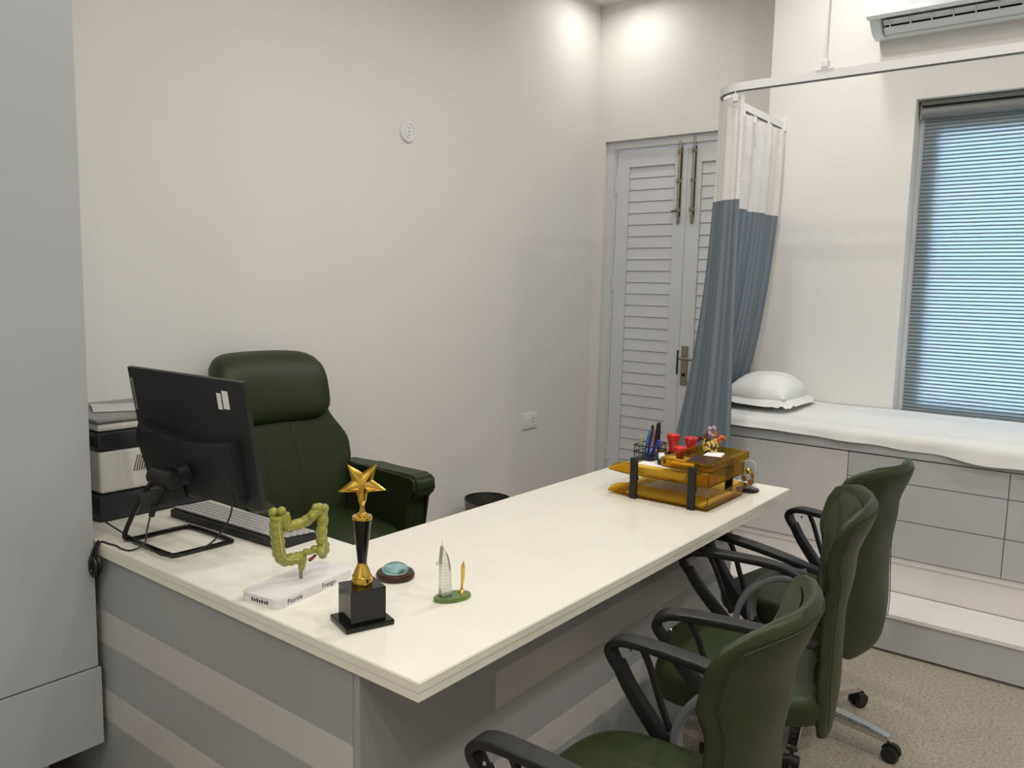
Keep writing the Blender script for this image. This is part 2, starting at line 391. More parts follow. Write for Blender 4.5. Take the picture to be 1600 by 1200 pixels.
part('indicator', bx(-.2315, -.2285, .12, .19, .125, .129, 0), 'paper', ac, 0)
part('air_outlet', prism(BM(), [(-.062, .036), (-.066, .036), (-.066, .094), (-.062, .094)], sect, -L+.045, L-.045), 'dark_void', ac, 0)
for k, (xx, zz) in enumerate(((-.142, .056), (-.118, .024))):
    bm = BM(); box(bm, V(xx, 0, zz), V(.030 if k == 0 else .040, 2*L-.10, .0035), .0012, 1, mx=Matrix.Rotation(math.radians(38), 4, 'Y'))
    part('louvre', bm, 'ac_white', ac, 30)
vm = None
for k in range(9):
    y = -L+.08+k*(2*L-.16)/8
    if vm is None:
        o = part('vane', prism(BM(), [(-.160, .056), (-.154, .066), (-.100, .022), (-.106, .012)], sect, -.0022, .0022), 'ac_white', ac, 0); vm = o.data
    else: o = bpy.data.objects.new('vane', vm); COL.objects.link(o); o.parent = ac
    o.location = (0, y, 0)

# ---------------------------------------------------------------- curtain rail and curtain
RX, RYE, RZ = 3.48, 1.62, 2.35
rail = thing('curtain_rail', 'white curved curtain rail hung around the couch', 'curtain rail', (0, 0, 0))
rp = [(RX, -1.2), (RX, 0), (RX, 1.40)] + [(RX+.16-.16*math.cos(a), RYE-.16+.16*math.sin(a)) for a in [PI/2*k/10 for k in range(11)]] + [(3.9, RYE), (XW-.012, RYE)]
def rail_sweep(zc, wdt, hgt):
    rings = []
    for i, (x, y) in enumerate(rp):
        x0_, y0_ = rp[max(i-1, 0)]; x1_, y1_ = rp[min(i+1, len(rp)-1)]
        t = V(x1_-x0_, y1_-y0_, 0).normalized(); nn = V(-t.y, t.x, 0)
        rings.append([V(x, y, zc)+nn*a*wdt/2+V(0, 0, b_*hgt/2) for a, b_ in ((1, 1), (-1, 1), (-1, -1), (1, -1))])
    return loft(BM(), rings)
part('track', rail_sweep(RZ+.004, .018, .034), 'white_plastic', rail, 30)
part('glide_slot', rail_sweep(RZ-.0155, .008, .006), 'grey_plastic', rail, 30)
bm = BM(); tube(bm, [(RX, 1.12, RZ+.05), (RX, 1.12, CEIL)], .0085, 12); part('hanger_rod', bm, 'white_plastic', rail)
bm = BM(); bx(RX-.013, RX+.013, 1.105, 1.135, RZ+.03, RZ+.06, .003, bm); bx(RX-.011, RX+.011, 1.085, 1.155, RZ+.02, RZ+.03, .002, bm); part('hanger_clamp', bm, 'white_plastic', rail)
part('wall_bracket', bx(XW-.014, XW, RYE-.022, RYE+.022, RZ-.028, RZ+.034, .003), 'white_plastic', rail)
def curtain_part(name, top, bot, z0, z1, zref, nfold, amp, material, parent, nu=120, nv=24, phase=0.0, uoff=0.0, pw_=2.3):
    """cloth between two plan curves: top curve at zref[1], bottom curve at zref[0]"""
    tp, bp_ = smoothpath([(*p, 0) for p in top], 12), smoothpath([(*p, 0) for p in bot], 12)
    def at(c, u):
        x = u*(len(c)-1); i = min(int(x), len(c)-2); f = x-i
        return c[i].lerp(c[i+1], f), (c[i+1]-c[i]).normalized()
    Lt = sum((a-b_).length for a, b_ in zip(tp, tp[1:]))
    bm = BM(); uvl = bm.loops.layers.uv.new('UVMap'); grid = []; UV = {}
    for j in range(nv+1):
        row = []; z = z0+(z1-z0)*j/nv; f = (zref[1]-z)/(zref[1]-zref[0]); f_ = max(0, f)**pw_
        for i in range(nu+1):
            u = i/nu; a, ta = at(tp, u); b_, tb = at(bp_, u); p = a.lerp(b_, f_); t = ta.lerp(tb, f_).normalized(); nn = V(-t.y, t.x, 0)
            am = amp*(.35+.65*min(1, f*1.6+.1))
            q = p+nn*am*(math.sin(2*PI*nfold*u+phase)+.35*math.sin(2*PI*nfold*2.3*u+1.7+f*2))
            v = bm.verts.new((q.x, q.y, z)); UV[v] = (u*Lt*1.5+uoff, z); row.append(v)
        grid.append(row)
    for r0, r1_ in zip(grid, grid[1:]):
        for i in range(nu):
            f = bm.faces.new((r0[i], r0[i+1], r1_[i+1], r1_[i]))
            for lp in f.loops: lp[uvl].uv = UV[lp.vert]
    return part(name, bm, material, parent, 80)
cu = thing('cubicle_curtain', 'blue grey striped curtain with white net top gathered at the couch head', 'curtain')
ftop = [(3.478, 1.455), (3.485, 1.50), (3.53, 1.58), (3.60, 1.618), (3.70, 1.615)]
fbot = [(3.52, 1.44), (3.48, 1.56), (3.50, 1.70), (3.62, 1.86), (3.80, 1.82)]
btop = [(3.66, 1.60), (3.82, 1.59), (4.0, 1.61), (4.2, 1.59), (4.375, 1.60)]
bbot = [(3.74, 1.89), (3.88, 1.88), (4.05, 1.89), (4.2, 1.88), (4.37, 1.88)]
ZB, ZN, ZT = .42, 1.872, 2.318
zr = (ZB, ZT)
curtain_part('front_cloth', ftop, fbot, ZB, ZN, zr, 3.5, .007, 'curtain_blue', cu)
curtain_part('front_net', ftop, fbot, ZN, ZT, zr, 3.5, .007, 'curtain_net', cu, nv=10)
curtain_part('rear_cloth', btop, bbot, ZB, ZN, zr, 4.0, .022, 'curtain_blue', cu, phase=.8, uoff=.3, pw_=2.1)
curtain_part('rear_net', btop, bbot, ZN, ZT, zr, 4.0, .022, 'curtain_net', cu, nv=10, phase=.8, uoff=.3, pw_=2.1)
for x, y in ((3.48, 1.50), (3.60, 1.60), (3.80, 1.595), (3.97, 1.605), (4.14, 1.60), (4.34, 1.60)):
    bm = BM(); bx(-.004, .004, -.012, .012, -.03, 0, .002, bm); tube(bm, [(0, 0, -.002), (0, 0, .014)], .003, 6)
    part('hook', bm, 'white_plastic', cu, loc=(x, y, RZ-.026))

# ================================================================ COUCH AND CABINETS
CX = 3.733; CY1, CYa, CYb, CY0 = 1.685, .986, .364, -.26
def cab(name, label, y0, y1, kind, fm):
    t = thing(name, label, 'cabinet', (CX, (y0+y1)/2, .17), 0, 'base cabinets under the couch'); hw_ = (y1-y0)/2
    bm = BM(); bx(.018, XW-CX-.004, -hw_, hw_, 0, .603, 0, bm); part('body', bm, 'laminate_light', t, 0)
    if kind == 'door': part('door', bx(0, .017, -hw_+.0015, hw_-.0015, .162, .597, .0015), 'laminate_pale', t)
    else:
        for za, zb_ in ((.162, .3235), (.3265, .4875), (.4905, .597)):
            part('drawer', bx(0, .017, -hw_+.0015, hw_-.0015, za, zb_, .0015), fm, t)
    part('pull_strip', bx(.010, .018, -hw_, hw_, .134, .157, .0), 'laminate_light', t, 0)
    return t
cab('base_cabinet', 'pale base cabinet with one plain door under the pillow end of couch', CYa, CY1, 'door', 'laminate_light')
cab('base_cabinet', 'grey three drawer base cabinet under the couch behind the far green chair', CYb, CYa, 'drw', 'laminate')
cab('base_cabinet', 'grey three drawer base cabinet cut off by the right picture edge', CY0, CYb, 'drw', 'laminate')
tag(part('couch_platform', bx(CX-.006, XW-.004, -.26, .0+CY1, .773, .819, .003), 'laminate'), 'long grey slab on the drawer cabinets that carries the white mattress', 'couch top')
st = thing('step', 'low white step running along the floor in front of the couch cabinets', 'step', (3.475, .7, 0))
part('tread', bx(-.008, .272, -.96, 1.03, .152, .17, .002), 'laminate_light', st)
part('riser', bx(0, .018, -.96, 1.03, .012, .152, .001), 'laminate', st)
part('carcass', bx(.019, .27, -.955, 1.025, .0, .1515), 'laminate', st, 0)
part('cabinet_support', bx(.2715, .276, -.96, 1.03, 0, .1515), 'laminate_light', st, 0)
# mattress with sheet
rnd = random.Random(3)
wr = [(rnd.uniform(0, 6.28), rnd.uniform(4, 16), rnd.uniform(2, 14), rnd.uniform(.3, 1)) for _ in range(9)]
def wrink(x, y): return sum(a*math.sin(fx_*x*2+fy_*y+p) for p, fx_, fy_, a in wr)/9
def mat_surf(u, v):
    # from the back wall across the top, over the front edge and down over the slab
    y = -.25+(1.675+.25)*u; top, r, xe = .890, .038, CX-.012
    Wd = XW-.008-xe
    q = min(1, max(0, (1.35-y)/1.0)); zend = .826-.032*q*q*(3-2*q)+.007*math.sin(y*9+1)*q+.004*math.sin(y*23)*q
    La = Wd-r; Lb = r*PI/2; Lc = top-.016-r-zend
    s = v*(La+Lb+Lc); hang = 0.0
    if s < La: x = XW-.008-s; z = top-.016*(s/Wd)**2
    elif s < La+Lb:
        a = (s-La)/r; x = XW-.008-La-r*math.sin(a); z = top-.016-r*(1-math.cos(a)); hang = .5*a/(PI/2)
    else: x = xe; z = top-.016-r-(s-La-Lb); hang = .5+.5*(s-La-Lb)/Lc
    edge = min(1, min(u, 1-u)*60); fr = max(0, 1-(x-xe)/.30)
    z += edge*(.005*wrink(x*1.3, y*1.2)+.007*fr*(1-hang)*wrink(x*3.1+.4, y*2.3))
    x -= hang*(.006*(math.sin(y*5.2+.6)+.7*math.sin(y*13+2)+.5*math.sin(y*27))+.012)
    return V(x, y, z)
m_ = thing('mattress', 'long thin mattress under a wrinkled white sheet on couch', 'mattress', (0, 0, 0))
bm = surf(BM(), mat_surf, 220, 60); part('sheet', bm, 'sheet', m_, 80)
bm = bx(CX+.03, XW-.012, -.24, 1.665, .8195, .862, .02); part('foam', bm, 'sheet', m_)
# pillow
pl = thing('pillow', 'plump white pillow with flanged edge at the curtained couch end', 'pillow', (4.105, 1.508, .906), math.radians(2))
def pil(u, v, sg):
    a, b_ = 2*u-1, 2*v-1
    h = (max(0, 1-abs(a)**2.6)**.55)*(max(0, 1-abs(b_)**2.6)**.55)
    px_, py_ = a*.23*(1-.08*b_*b_), b_*.165*(1-.06*a*a)
    return V(px_, py_, .03+sg*(.118 if sg > 0 else .045)*h*(1+.05*math.sin(9*a+4*b_)*h)+.014*(1-h))
bm = BM(); surf(bm, lambda u, v: pil(u, v, 1), 34, 30); surf(bm, lambda u, v: pil(u, v, -1), 34, 30)
bmesh.ops.remove_doubles(bm, verts=bm.verts, dist=.0004); part('cushion', bm, 'sheet', pl, 80)
def flange(u, v):
    a = 2*PI*u; ca, sa = spow(math.cos(a), .34), spow(math.sin(a), .34)
    k = 1+.0*v; ex = .045*v
    x, y = ca*(.215+ex), sa*(.152+ex)
    return V(x, y, .042-.046*v*(.75+.35*abs(ca*sa)**6) + .004*math.sin(a*9)*v + .003*math.sin(a*19+1)*v)
bm = surf(BM(), flange, 120, 5); part('flange', bm, 'sheet', pl, 80)

# ================================================================ DESK
DX0, DX1, DYf, DYb = .992, 2.924, .968, 1.648
XI = 1.431
desk = thing('office_desk', 'L shaped office desk with off white stone top and grey striped panels', 'desk', (0, 0, 0))
Lp = [(DX0, DYf), (DX1, DYf), (DX1, DYb), (XI, DYb), (XI, YL-.004), (DX0, YL-.004)]
bm = prism(BM(), Lp, lambda a, b_, q: V(a, b_, q), .731, .75)
bmesh.ops.bevel(bm, geom=[e for e in bm.edges if abs(e.verts[0].co.z-.75) < 1e-6 and abs(e.verts[1].co.z-.75) < 1e-6], offset=.002, segments=2, affect='EDGES')
part('desk_top', bm, 'desk_stone', desk, 30)
Lq = [(DX0+.0012, DYf+.0012), (DX1-.0012, DYf+.0012), (DX1-.0012, DYb-.0012), (XI-.0012, DYb-.0012), (XI-.0012, YL-.004), (DX0+.0012, YL-.004)]
part('edge_build_up', prism(BM(), Lq, lambda a, b_, q: V(a, b_, q), .712, .7305), 'desk_stone', desk, 30)
PY, PX = 1.157, 1.004
def seg_panel(name, x0, x1, y0, y1, z0, z1, m): return part(name, bx(x0, x1, y0, y1, z0, z1, .0006, seg=1), m, desk, 0)
bands = [(0.0, .232, 'desk_grey'), (.232, .320, 'stripe'), (.320, .455, 'desk_grey'), (.455, .550, 'stripe'), (.550, .712, 'desk_grey')]
for z0, z1, m in bands:
    nm = 'stripe_panel' if m == 'stripe' else 'grey_panel'
    seg_panel(nm, PX, PX+.018, PY+.002, YL-.01, z0, z1, m)
seg_panel('corner_panel', PX, 1.43, PY-.018, PY, 0, .712, 'desk_grey')
for z0, z1, m in bands:
    nm = 'stripe_panel' if m == 'stripe' else 'grey_panel'
    seg_panel(nm, 1.43, 2.83, PY-.018, PY, z0, z1, m)
seg_panel('end_panel', 2.812, 2.83, PY, DYb-.02, 0, .712, 'desk_grey')
seg_panel('return_back_panel', XI-.03, XI-.012, DYb+.02, YL-.01, .1, .712, 'desk_grey')

# tall cabinet
tc_ = thing('tall_cabinet', 'tall pale grey wardrobe cabinet at the left picture edge', 'cabinet', (0, 0, 0))
CFy = 2.19
part('body', bx(-1.2, .978, CFy+.02, YL-.004, .165, 2.9, 0), 'tall_laminate', tc_, 0)
part('plinth', bx(-1.2, .9, CFy+.14, YL-.01, 0, .165, 0), 'tall_laminate', tc_, 0)
part('door', bx(-.05, .985, CFy, CFy+.019, .398, 2.895, .0015), 'tall_laminate', tc_)
part('door', bx(-1.2, -.053, CFy, CFy+.019, .398, 2.895, .0015), 'tall_laminate', tc_)
part('drawer', bx(-.05, .990, CFy-.006, CFy+.019, .172, .394, .0015), 'tall_laminate', tc_)
part('drawer', bx(-1.2, -.053, CFy-.006, CFy+.019, .172, .394, .0015), 'tall_laminate', tc_)

# ================================================================ WALL FITTINGS, BIN
def rot_to_wall(): return Matrix.Rotation(PI/2, 4, 'X')
t = thing('round_wall_plate', 'round white socket plate high on the left wall', 'socket', (2.94, YL, 2.221))
bm = lathe(BM(), [(.001, 0), (.054, 0), (.054, .006), (.050, .010), (.040, .011), (.038, .007), (.030, .007), (.028, .011), (.001, .011)], 32); bm.transform(rot_to_wall()); part('plate', bm, 'white_plastic', t)
for zz in (-.017, 0, .017):
    bm = lathe(BM(), [(.0035, .0112), (.0035, .0122), (.0005, .0122)], 10); bm.transform(rot_to_wall()); part('hole', bm, 'grey_plastic', t, loc=(0, 0, zz))
t = thing('wall_socket', 'white rectangular switch and socket plate low on the left wall', 'socket', (4.02, YL, .636))
part('plate', bx(-.075, .075, -.012, 0, -.047, .047, .004), 'white_plastic', t)
part('switch', bx(-.055, -.022, -.017, -.012, -.026, .026, .003), 'white_plastic', t)
part('socket_face', bx(-.012, .055, -.0145, -.012, -.032, .032, .002), 'white_plastic', t)
for a, b_ in ((.022, .015), (.010, -.010), (.034, -.010)):
    bm = BM(); tube(bm, [(a, -.0144, b_), (a, -.0152, b_)], .004, 8); part('hole', bm, 'dark_void', t)
t = thing('waste_bin', 'round dark metal waste bin on the floor by the left wall', 'bin', (3.33, 2.74, 0))
part('shell', lathe(BM(), [(.002, .003), (.105, .003), (.125, .31), (.121, .31), (.101, .007), (.002, .007)], 36), 'bin_metal', t)
bm = BM(); tube(bm, [(.124*math.cos(a), .124*math.sin(a), .312) for a in [2*PI*k/36 for k in range(36)]], .005, 8, closed=True); part('rim', bm, 'gloss_black', t)

# ================================================================ GUEST CHAIRS (face +Y in their own frame)
BW = [(0, .09), (.05, .155), (.14, .192), (.26, .198), (.40, .182), (.52, .172), (.66, .180), (.80, .203), (.90, .210), (.95, .200), (.985, .165), (1.0, .115)]
BYT = [(0, -.192), (.25, -.203), (.5, -.203), (.75, -.222), (1.0, -.268)]
def back_center(v): return lerp_tab(BYT, v), .33+.625*v
def back_point(xr, thick, v):
    yb_, z = back_center(v); w_ = lerp_tab(BW, v)
    return V(xr*w_, yb_+.075*(xr*w_/.205)**2*(.4+.6*v)+thick, z)
def make_guest_chair():
    t = thing('guest_chair', 'x', 'chair')
    # seat
    rings = []
    for z, k in ((.405, .88), (.412, .97), (.435, 1.0), (.462, 1.0), (.482, .965), (.492, .87), (.494, .6)):
        rings.append([V(.235*k*spow(math.cos(a), .55), .02+.232*k*spow(math.sin(a), .6), z-.018*max(0, math.sin(a))**3*k) for a in [2*PI*i/40 for i in range(40)]])
    part('seat', loft(BM(), rings), 'green_leather', t, 60)
    part('seat_pan', bx(-.12, .12, -.12, .14, .375, .406, .012), 'black_plastic', t)
    # back shell
    rings = []
    for j in range(41):
        v = j/40; e = min(1, math.sqrt(max(.05, 1-abs(2*v-1)**14)))
        rings.append([back_point(spow(math.cos(a), .62), .021*e*spow(math.sin(a), .7), v) for a in [2*PI*i/44 for i in range(44)]])
    back = part('backrest', loft(BM(), rings), 'green_leather', t, 60)
    def cush(u, v):
        a = 2*u-1; vv = .20+.76*v; p = back_point(a*.74, .021, vv)
        e = max(0, 1-abs(a)**8)*max(0, 1-abs(2*v-1)**16)
        ph = (p.z - .55*abs(p.x))/.082
        q = abs(math.sin(PI*ph))**.45
        mid = min(1, abs(a)/.04)
        p.y += e*(.004+.018*q*(.6+.4*mid)); return p
    part('quilted_panel', surf(BM(), cush, 40, 110), 'green_leather', back, 80)
    for k in range(5, 12):
        pts = []
        for i in range(-12, 13):
            x = i/12*.138; z = .082*k+.55*abs(x); v = (z-.33)/.625
            if .24 < v < .93: pts.append(back_point(x/lerp_tab(BW, v), .0300, v))
        if len(pts) > 6:
            bm = BM(); tube(bm, pts, .0022, 5); part('quilt_seam', bm, 'seam', back)
    # seam piping on the rear edge
    pipe = []
    for i in range(61):
        s = i/60
        if s < .33: v = .12+.81*(s/.33); xr = -.93
        elif s < .67: xr = -.93+1.86*(s-.33)/.34; v = .93+.03*(1-abs(xr)**4)
        else: v = .93-.81*(s-.67)/.33; xr = .93
        pipe.append(back_point(xr, -.0185, v))
    bm = BM(); tube(bm, pipe, .0013, 5); part('seam_piping', bm, 'seam', back)
    # arms
    for s in (-1, 1):
        X = s*.258
        pad = smoothpath([(X, .205, .600), (X, .228, .640), (X, .190, .668), (X, .08, .668), (X-s*.004, -.05, .656), (X-s*.030, -.11, .636), (X-s*.082, -.150, .612)], 7)
        N = len(pad); bm = BM()
        ribbon(bm, pad, (1, 0, 0), [.034+.014*math.sin(PI*min(1, i/N*1.25)) for i in range(N)], [.020]*N)
        arm = part('arm', bm, 'black_plastic', t, 50)
        st_ = smoothpath([(X, .208, .612), (X, .175, .560), (X, .115, .490), (X-s*.004, .06, .430), (X-s*.03, .02, .392), (X-s*.13, .0, .386)], 6)
        bm = BM(); ribbon(bm, st_, (1, .0, 0), [.030]*len(st_), [.026+.016*(i/len(st_)) for i in range(len(st_))])
        part('front_strut', bm, 'black_plastic', arm, 50)
        for dx_ in (0.0,):
            st2 = smoothpath([(X, .150, .662), (X, .128, .620), (X, .105, .560), (X, .075, .49)], 5)
            bm = BM(); ribbon(bm, st2, (1, 0, 0), .014, .012); part('inner_rib', bm, 'black_plastic', arm, 50)
        st3 = smoothpath([(X-s*.028, -.11, .630), (X-s*.006, -.05, .622), (X, .02, .575), (X, .055, .51), (X, .058, .455), (X, .05, .43)], 6)
        bm = BM(); ribbon(bm, st3, (1, 0, 0), [.036]*len(st3), [.018]*len(st3)); part('grey_strut', bm, 'grey_plastic', arm, 50)
        bm = BM(); box(bm, V(X+s*.022, .19, .636), V(.004, .008, .008), .002, 1); part('screw', bm, 'chrome', arm)
    # gas lift and star base
    part('gas_lift', lathe(BM(), [(.024, .07), (.03, .075), (.03, .20), (.018, .205), (.018, .33), (.05, .345), (.06, .378), (.01, .38)], 20), 'black_plastic', t)
    part('hub', lathe(BM(), [(.03, .062), (.045, .066), (.045, .105), (.034, .118), (.01, .118)], 20), 'chrome', t)
    legd = None
    for k in range(5):
        if legd is None:
            pts = [(0, .03, .088), (0, .12, .087), (0, .22, .078), (0, .285, .068)]
            bm = BM(); ribbon(bm, pts, (1, 0, 0), [.048, .044, .038, .034], [.034, .032, .026, .022])
            leg = part('leg', bm, 'chrome', t, 50)
            bm = BM()
            for sx_ in (-.0145, .0145):
                tube(bm, [(sx_-.010, .295, .0255), (sx_-.008, .295, .0255), (sx_+.008, .295, .0255), (sx_+.010, .295, .0255)], [.020, .0252, .0252, .020], 18)
            tube(bm, [(0, .282, .035), (0, .282, .06)], .006, 8)
            cst = part('caster', bm, 'black_plastic', leg)
            hood = [(.295+.031*math.cos(a), .0265+.030*math.sin(a)) for a in [math.radians(10+16*i) for i in range(11)]]+[(.270, .035), (.31, .032)]
            bm = prism(BM(), hood, lambda a, b_, q: V(q, a, b_), -.006, .006); me = bpy.data.meshes.new('hood')
            o = part('caster_hood', bm, 'black_plastic', leg, 40)
            legd = leg
        else:
            l2 = copy_tree(legd, t); l2.rotation_euler = (0, 0, 2*PI*k/5)
    return t
def chair_base_turn(t, a):
    k = 0
    for ch in t.children:
        if ch.name.split('.')[0] == 'leg': ch.rotation_euler = (0, 0, a+2*PI*k/5); k += 1
g0 = make_guest_chair()
GUEST = [((1.31, .660), 3, 15, 'green swivel armchair nearest the camera, cut off by the bottom edge'),
         ((2.07, .757), 19, 6, 'middle green swivel armchair showing its quilted backrest front'),
         ((2.675, .80), -10, 41, 'green swivel armchair farthest along the desk, nearest the white step')]
for i, ((x, y), a, ba, lab) in enumerate(GUEST):
    t = g0 if i == 0 else copy_tree(g0)
    t.location = (x, y, 0); t.rotation_euler = (0, 0, math.radians(a)); chair_base_turn(t, math.radians(ba))
    tag(t, lab, 'chair', 'green visitor chairs in front of the desk')

# ================================================================ EXECUTIVE CHAIR
ex = thing('executive_chair', 'large green leather executive chair with headrest behind the desk', 'chair', (1.93, 2.46, 0), math.radians(173))
rings = []
for z, k in ((.40, .93), (.41, 1.0), (.47, 1.02), (.51, 1.0), (.53, .93), (.535, .6)):
    rings.append([V(.26*k*spow(math.cos(a), .45), .03+.27*k*spow(math.sin(a), .45), z) for a in [2*PI*i/40 for i in range(40)]])
part('seat', loft(BM(), rings), 'green_leather', ex, 60)
EW = [(0, .20), (.1, .265), (.28, .295), (.40, .325), (.47, .325), (.70, .245), (.95, .21), (1, .16)]
def ex_pt(xr, th, v):
    y = -.215-.20*v**1.2; z = .46+.70*v; w_ = lerp_tab(EW, v)
    return V(xr*w_, y+.04*xr*xr+th, z)
rings = []
for j in range(33):
    v = j/32; e = math.sqrt(max(.06, 1-abs(2*v-1)**12))
    rings.append([ex_pt(spow(math.cos(a), .5), .062*e*spow(math.sin(a), .6), v) for a in [2*PI*i/48 for i in range(48)]])
exb = part('backrest', loft(BM(), rings), 'green_leather', ex, 60)
for s in (-.26, .26):
    bm = BM(); tube(bm, [ex_pt(s*(1.0-.35*v), .0625, v) for v in [.08+.03*i for i in range(22)]], .0026, 5); part('seam_line', bm, 'seam', exb)
rings = []
for j in range(25):
    u = -1+2*j/24; e = (1-abs(u)**7)**.42 if abs(u) < 1 else 0
    e = max(e, .18)
    cx_ = u*.25
    ring = []
    for i in range(28):
        a = 2*PI*i/28
        ring.append(V(cx_, -.345+.045*u*u+.085*e*spow(math.cos(a), .8)-.05*e*spow(math.sin(a), .9), 1.045+.135*e*spow(math.sin(a), .75)-.01*u*u-.02*(1-u*u)*max(0, -math.sin(a))))
    rings.append(ring)
part('headrest', loft(BM(), rings), 'green_leather', ex, 70)
for s in (-1, 1):
    X = s*.345
    prof = [(-.28, .43), (.20, .43), (.205, .635), (.255, .642), (.268, .662), (.262, .712), (.235, .726), (-.10, .712), (-.30, .70)]
    bm = prism(BM(), prof, lambda a, b_, q: V(q, a, b_), X-.055, X+.055)
    bmesh.ops.bevel(bm, geom=list(bm.edges), offset=.013, segments=3, affect='EDGES')
    arm = part('arm', bm, 'green_leather', ex, 60)
    bm = BM(); tube(bm, [(X-.054, .205, .63), (X-.054, .21, .70), (X+.054, .21, .70), (X+.054, .205, .63)], .002, 5); part('seam_line', bm, 'seam', arm)
part('gas_lift', lathe(BM(), [(.03, .08), (.035, .2), (.02, .21), (.02, .34), (.12, .36), (.12, .40), (.01, .40)], 20), 'black_plastic', ex)
for k in range(5):
    a = 2*PI*k/5+.3; dd = V(math.cos(a), math.sin(a), 0); bm = BM()
    ribbon(bm, [dd*.0+V(0, 0, .10), dd*.15+V(0, 0, .095), dd*.32+V(0, 0, .075)], V(-dd.y, dd.x, 0), [.06, .05, .036], [.04, .035, .025])
    leg = part('leg', bm, 'black_plastic', ex, 50)
    bm = BM(); q = V(-dd.y, dd.x, 0); tube(bm, [dd*.325-q*.022+V(0, 0, .03), dd*.325+q*.022+V(0, 0, .03)], .03, 16); tube(bm, [dd*.315+V(0, 0, .04), dd*.315+V(0, 0, .075)], .008, 8)
    part('caster', bm, 'black_plastic', leg)

# ================================================================ COMPUTER
pc = thing('desktop_computer', 'black all in one computer seen from behind on the desk return', 'computer', (1.143, 2.015, .75), math.radians(2))
tilt = Matrix.Translation(V(.035, 0, .30)) @ Matrix.Rotation(math.radians(-9), 4, 'Y')
def tl(bm): bm.transform(tilt); return bm
part('screen_panel', tl(bx(-.008, .008, -.275, .262, -.178, .165, .003)), 'screen_back', pc)
part('screen_front', tl(bx(.0082, .0095, -.27, .257, -.16, .16, .0)), 'screen_glass', pc, 0)
bm = BM()   # rear housing with curved top edge
poly = []
for i in range(13):
    y = -.215+.43*i/12; poly.append((y, .012-.022*(1-((y)/.215)**2)*1.0))
poly = [(-.215, -.165)] + poly + [(.235, -.02), (.20, -.165)]
rings = [[V(-.008, a, b_) for a, b_ in poly], [V(-.034, a*.985, b_ if b_ < -.1 else b_-.004) for a, b_ in poly], [V(-.040, a*.95, b_ if b_ < -.1 else b_-.012) for a, b_ in poly]]
hs = part('rear_housing', tl(loft(bm, rings)), 'screen_back', pc, 40)
part('label', tl(bx(-.0092, -.008, -.175, -.158, .085, .128, 0)), 'paper', pc, 0)
part('label', tl(bx(-.0092, -.008, -.206, -.182, .088, .136, 0)), 'paper', pc, 0)
bd = part('badge', tl(bx(-.0095, -.008, .242, .259, .04, .135, .002)), 'label_silver', pc)
part('badge_inlay', tl(bx(-.0102, -.0094, .246, .253, .052, .124, 0)), 'grey_plastic', bd, 0)
bm = BM(); tube(bm, [(-.045, -.045, .185), (-.045, .055, .185)], .024, 18); tube(bm, [(-.03, -.02, .19), (0, -.02, .195)], .03, 14); part('hinge', bm, 'black_plastic', pc)
loop = smoothpath([(-.045, .05, .185), (-.08, .085, .10), (-.105, .105, .025), (-.09, .108, .008), (-.05, .105, .0065), (.06, .10, .0065), (.078, .09, .0065), (.082, .0, .0065), (.078, -.10, .0065), (.06, -.112, .0065), (-.06, -.105, .0065), (-.085, -.102, .0065), (-.092, -.09, .0065), (-.092, .0, .0065), (-.09, .09, .0065)], 5)
bm = BM(); tube(bm, loop, .0065, 10); part('stand', bm, 'gloss_black', pc)
bm = BM(); ribbon(bm, [(-.075, .07, .12), (-.03, .03, .13), (.0, -.02, .15)], (0, .3, 1), .04, .016); part('stand_brace', bm, 'black_plastic', pc, 50)

def cable(label, pts, r=.0024, n=7): 
    bm = BM(); tube(bm, smoothpath(pts, n), r, 7); return tag(part('power_cable', bm, 'black_plastic', None), label, 'cable')
cable('thin black cable looping from behind the printer past the computer to the screen edge', [(1.02, 2.36, .83), (1.045, 2.27, .785), (1.05, 2.17, .768), (1.045, 2.06, .765), (1.035, 1.98, .764), (1.036, 1.90, .764), (1.085, 1.80, .80), (1.135, 1.785, .855), (1.160, 1.80, .90)])
t = thing('adapter_cable', 'black cord with inline plug running over the desk edge beside the screen foot', 'cable')
bm = BM(); tube(bm, smoothpath([(.982, 2.175, .742), (.995, 2.165, .7535), (1.0, 2.14, .753), (1.005, 2.10, .753), (1.002, 2.08, .753), (1.01, 2.04, .753), (1.04, 2.025, .7665), (1.06, 2.045, .80), (1.075, 2.05, .84)], 7), .0024, 7); part('cord', bm, 'black_plastic', t)
bm = BM(); tube(bm, [(1.075, 2.05, .83), (1.08, 2.04, .862)], .008, 8); tube(bm, smoothpath([(1.08, 2.04, .86), (1.09, 2.03, .90), (1.105, 2.0, .925)], 5), .0035, 7); part('plug', bm, 'black_plastic', t)
t = thing('cable_bundle', 'black bundled cable hanging down between the tall cabinet and desk', 'cable', (.972, 2.168, .70))
bm = BM()
for k, (dy, dx_) in enumerate(((0, 0), (.008, .004), (-.004, .008))):
    pts = [(dx_, dy+.014*math.cos(a)*1.3, -.012+.024*math.sin(a)+.002*k) for a in [2*PI*i/20 for i in range(20)]]
    tube(bm, pts, .0055, 7, closed=True)
part('coil', bm, 'black_plastic', t)
bm = BM(); tube(bm, smoothpath([(0, .012, -.005), (.004, .008, .025), (.012, .0, .05), (.016, -.004, .056)], 6), .005, 7); tube(bm, smoothpath([(.004, -.006, -.002), (.008, -.004, .028), (.014, -.002, .052)], 6), .004, 7); part('cord', bm, 'black_plastic', t)

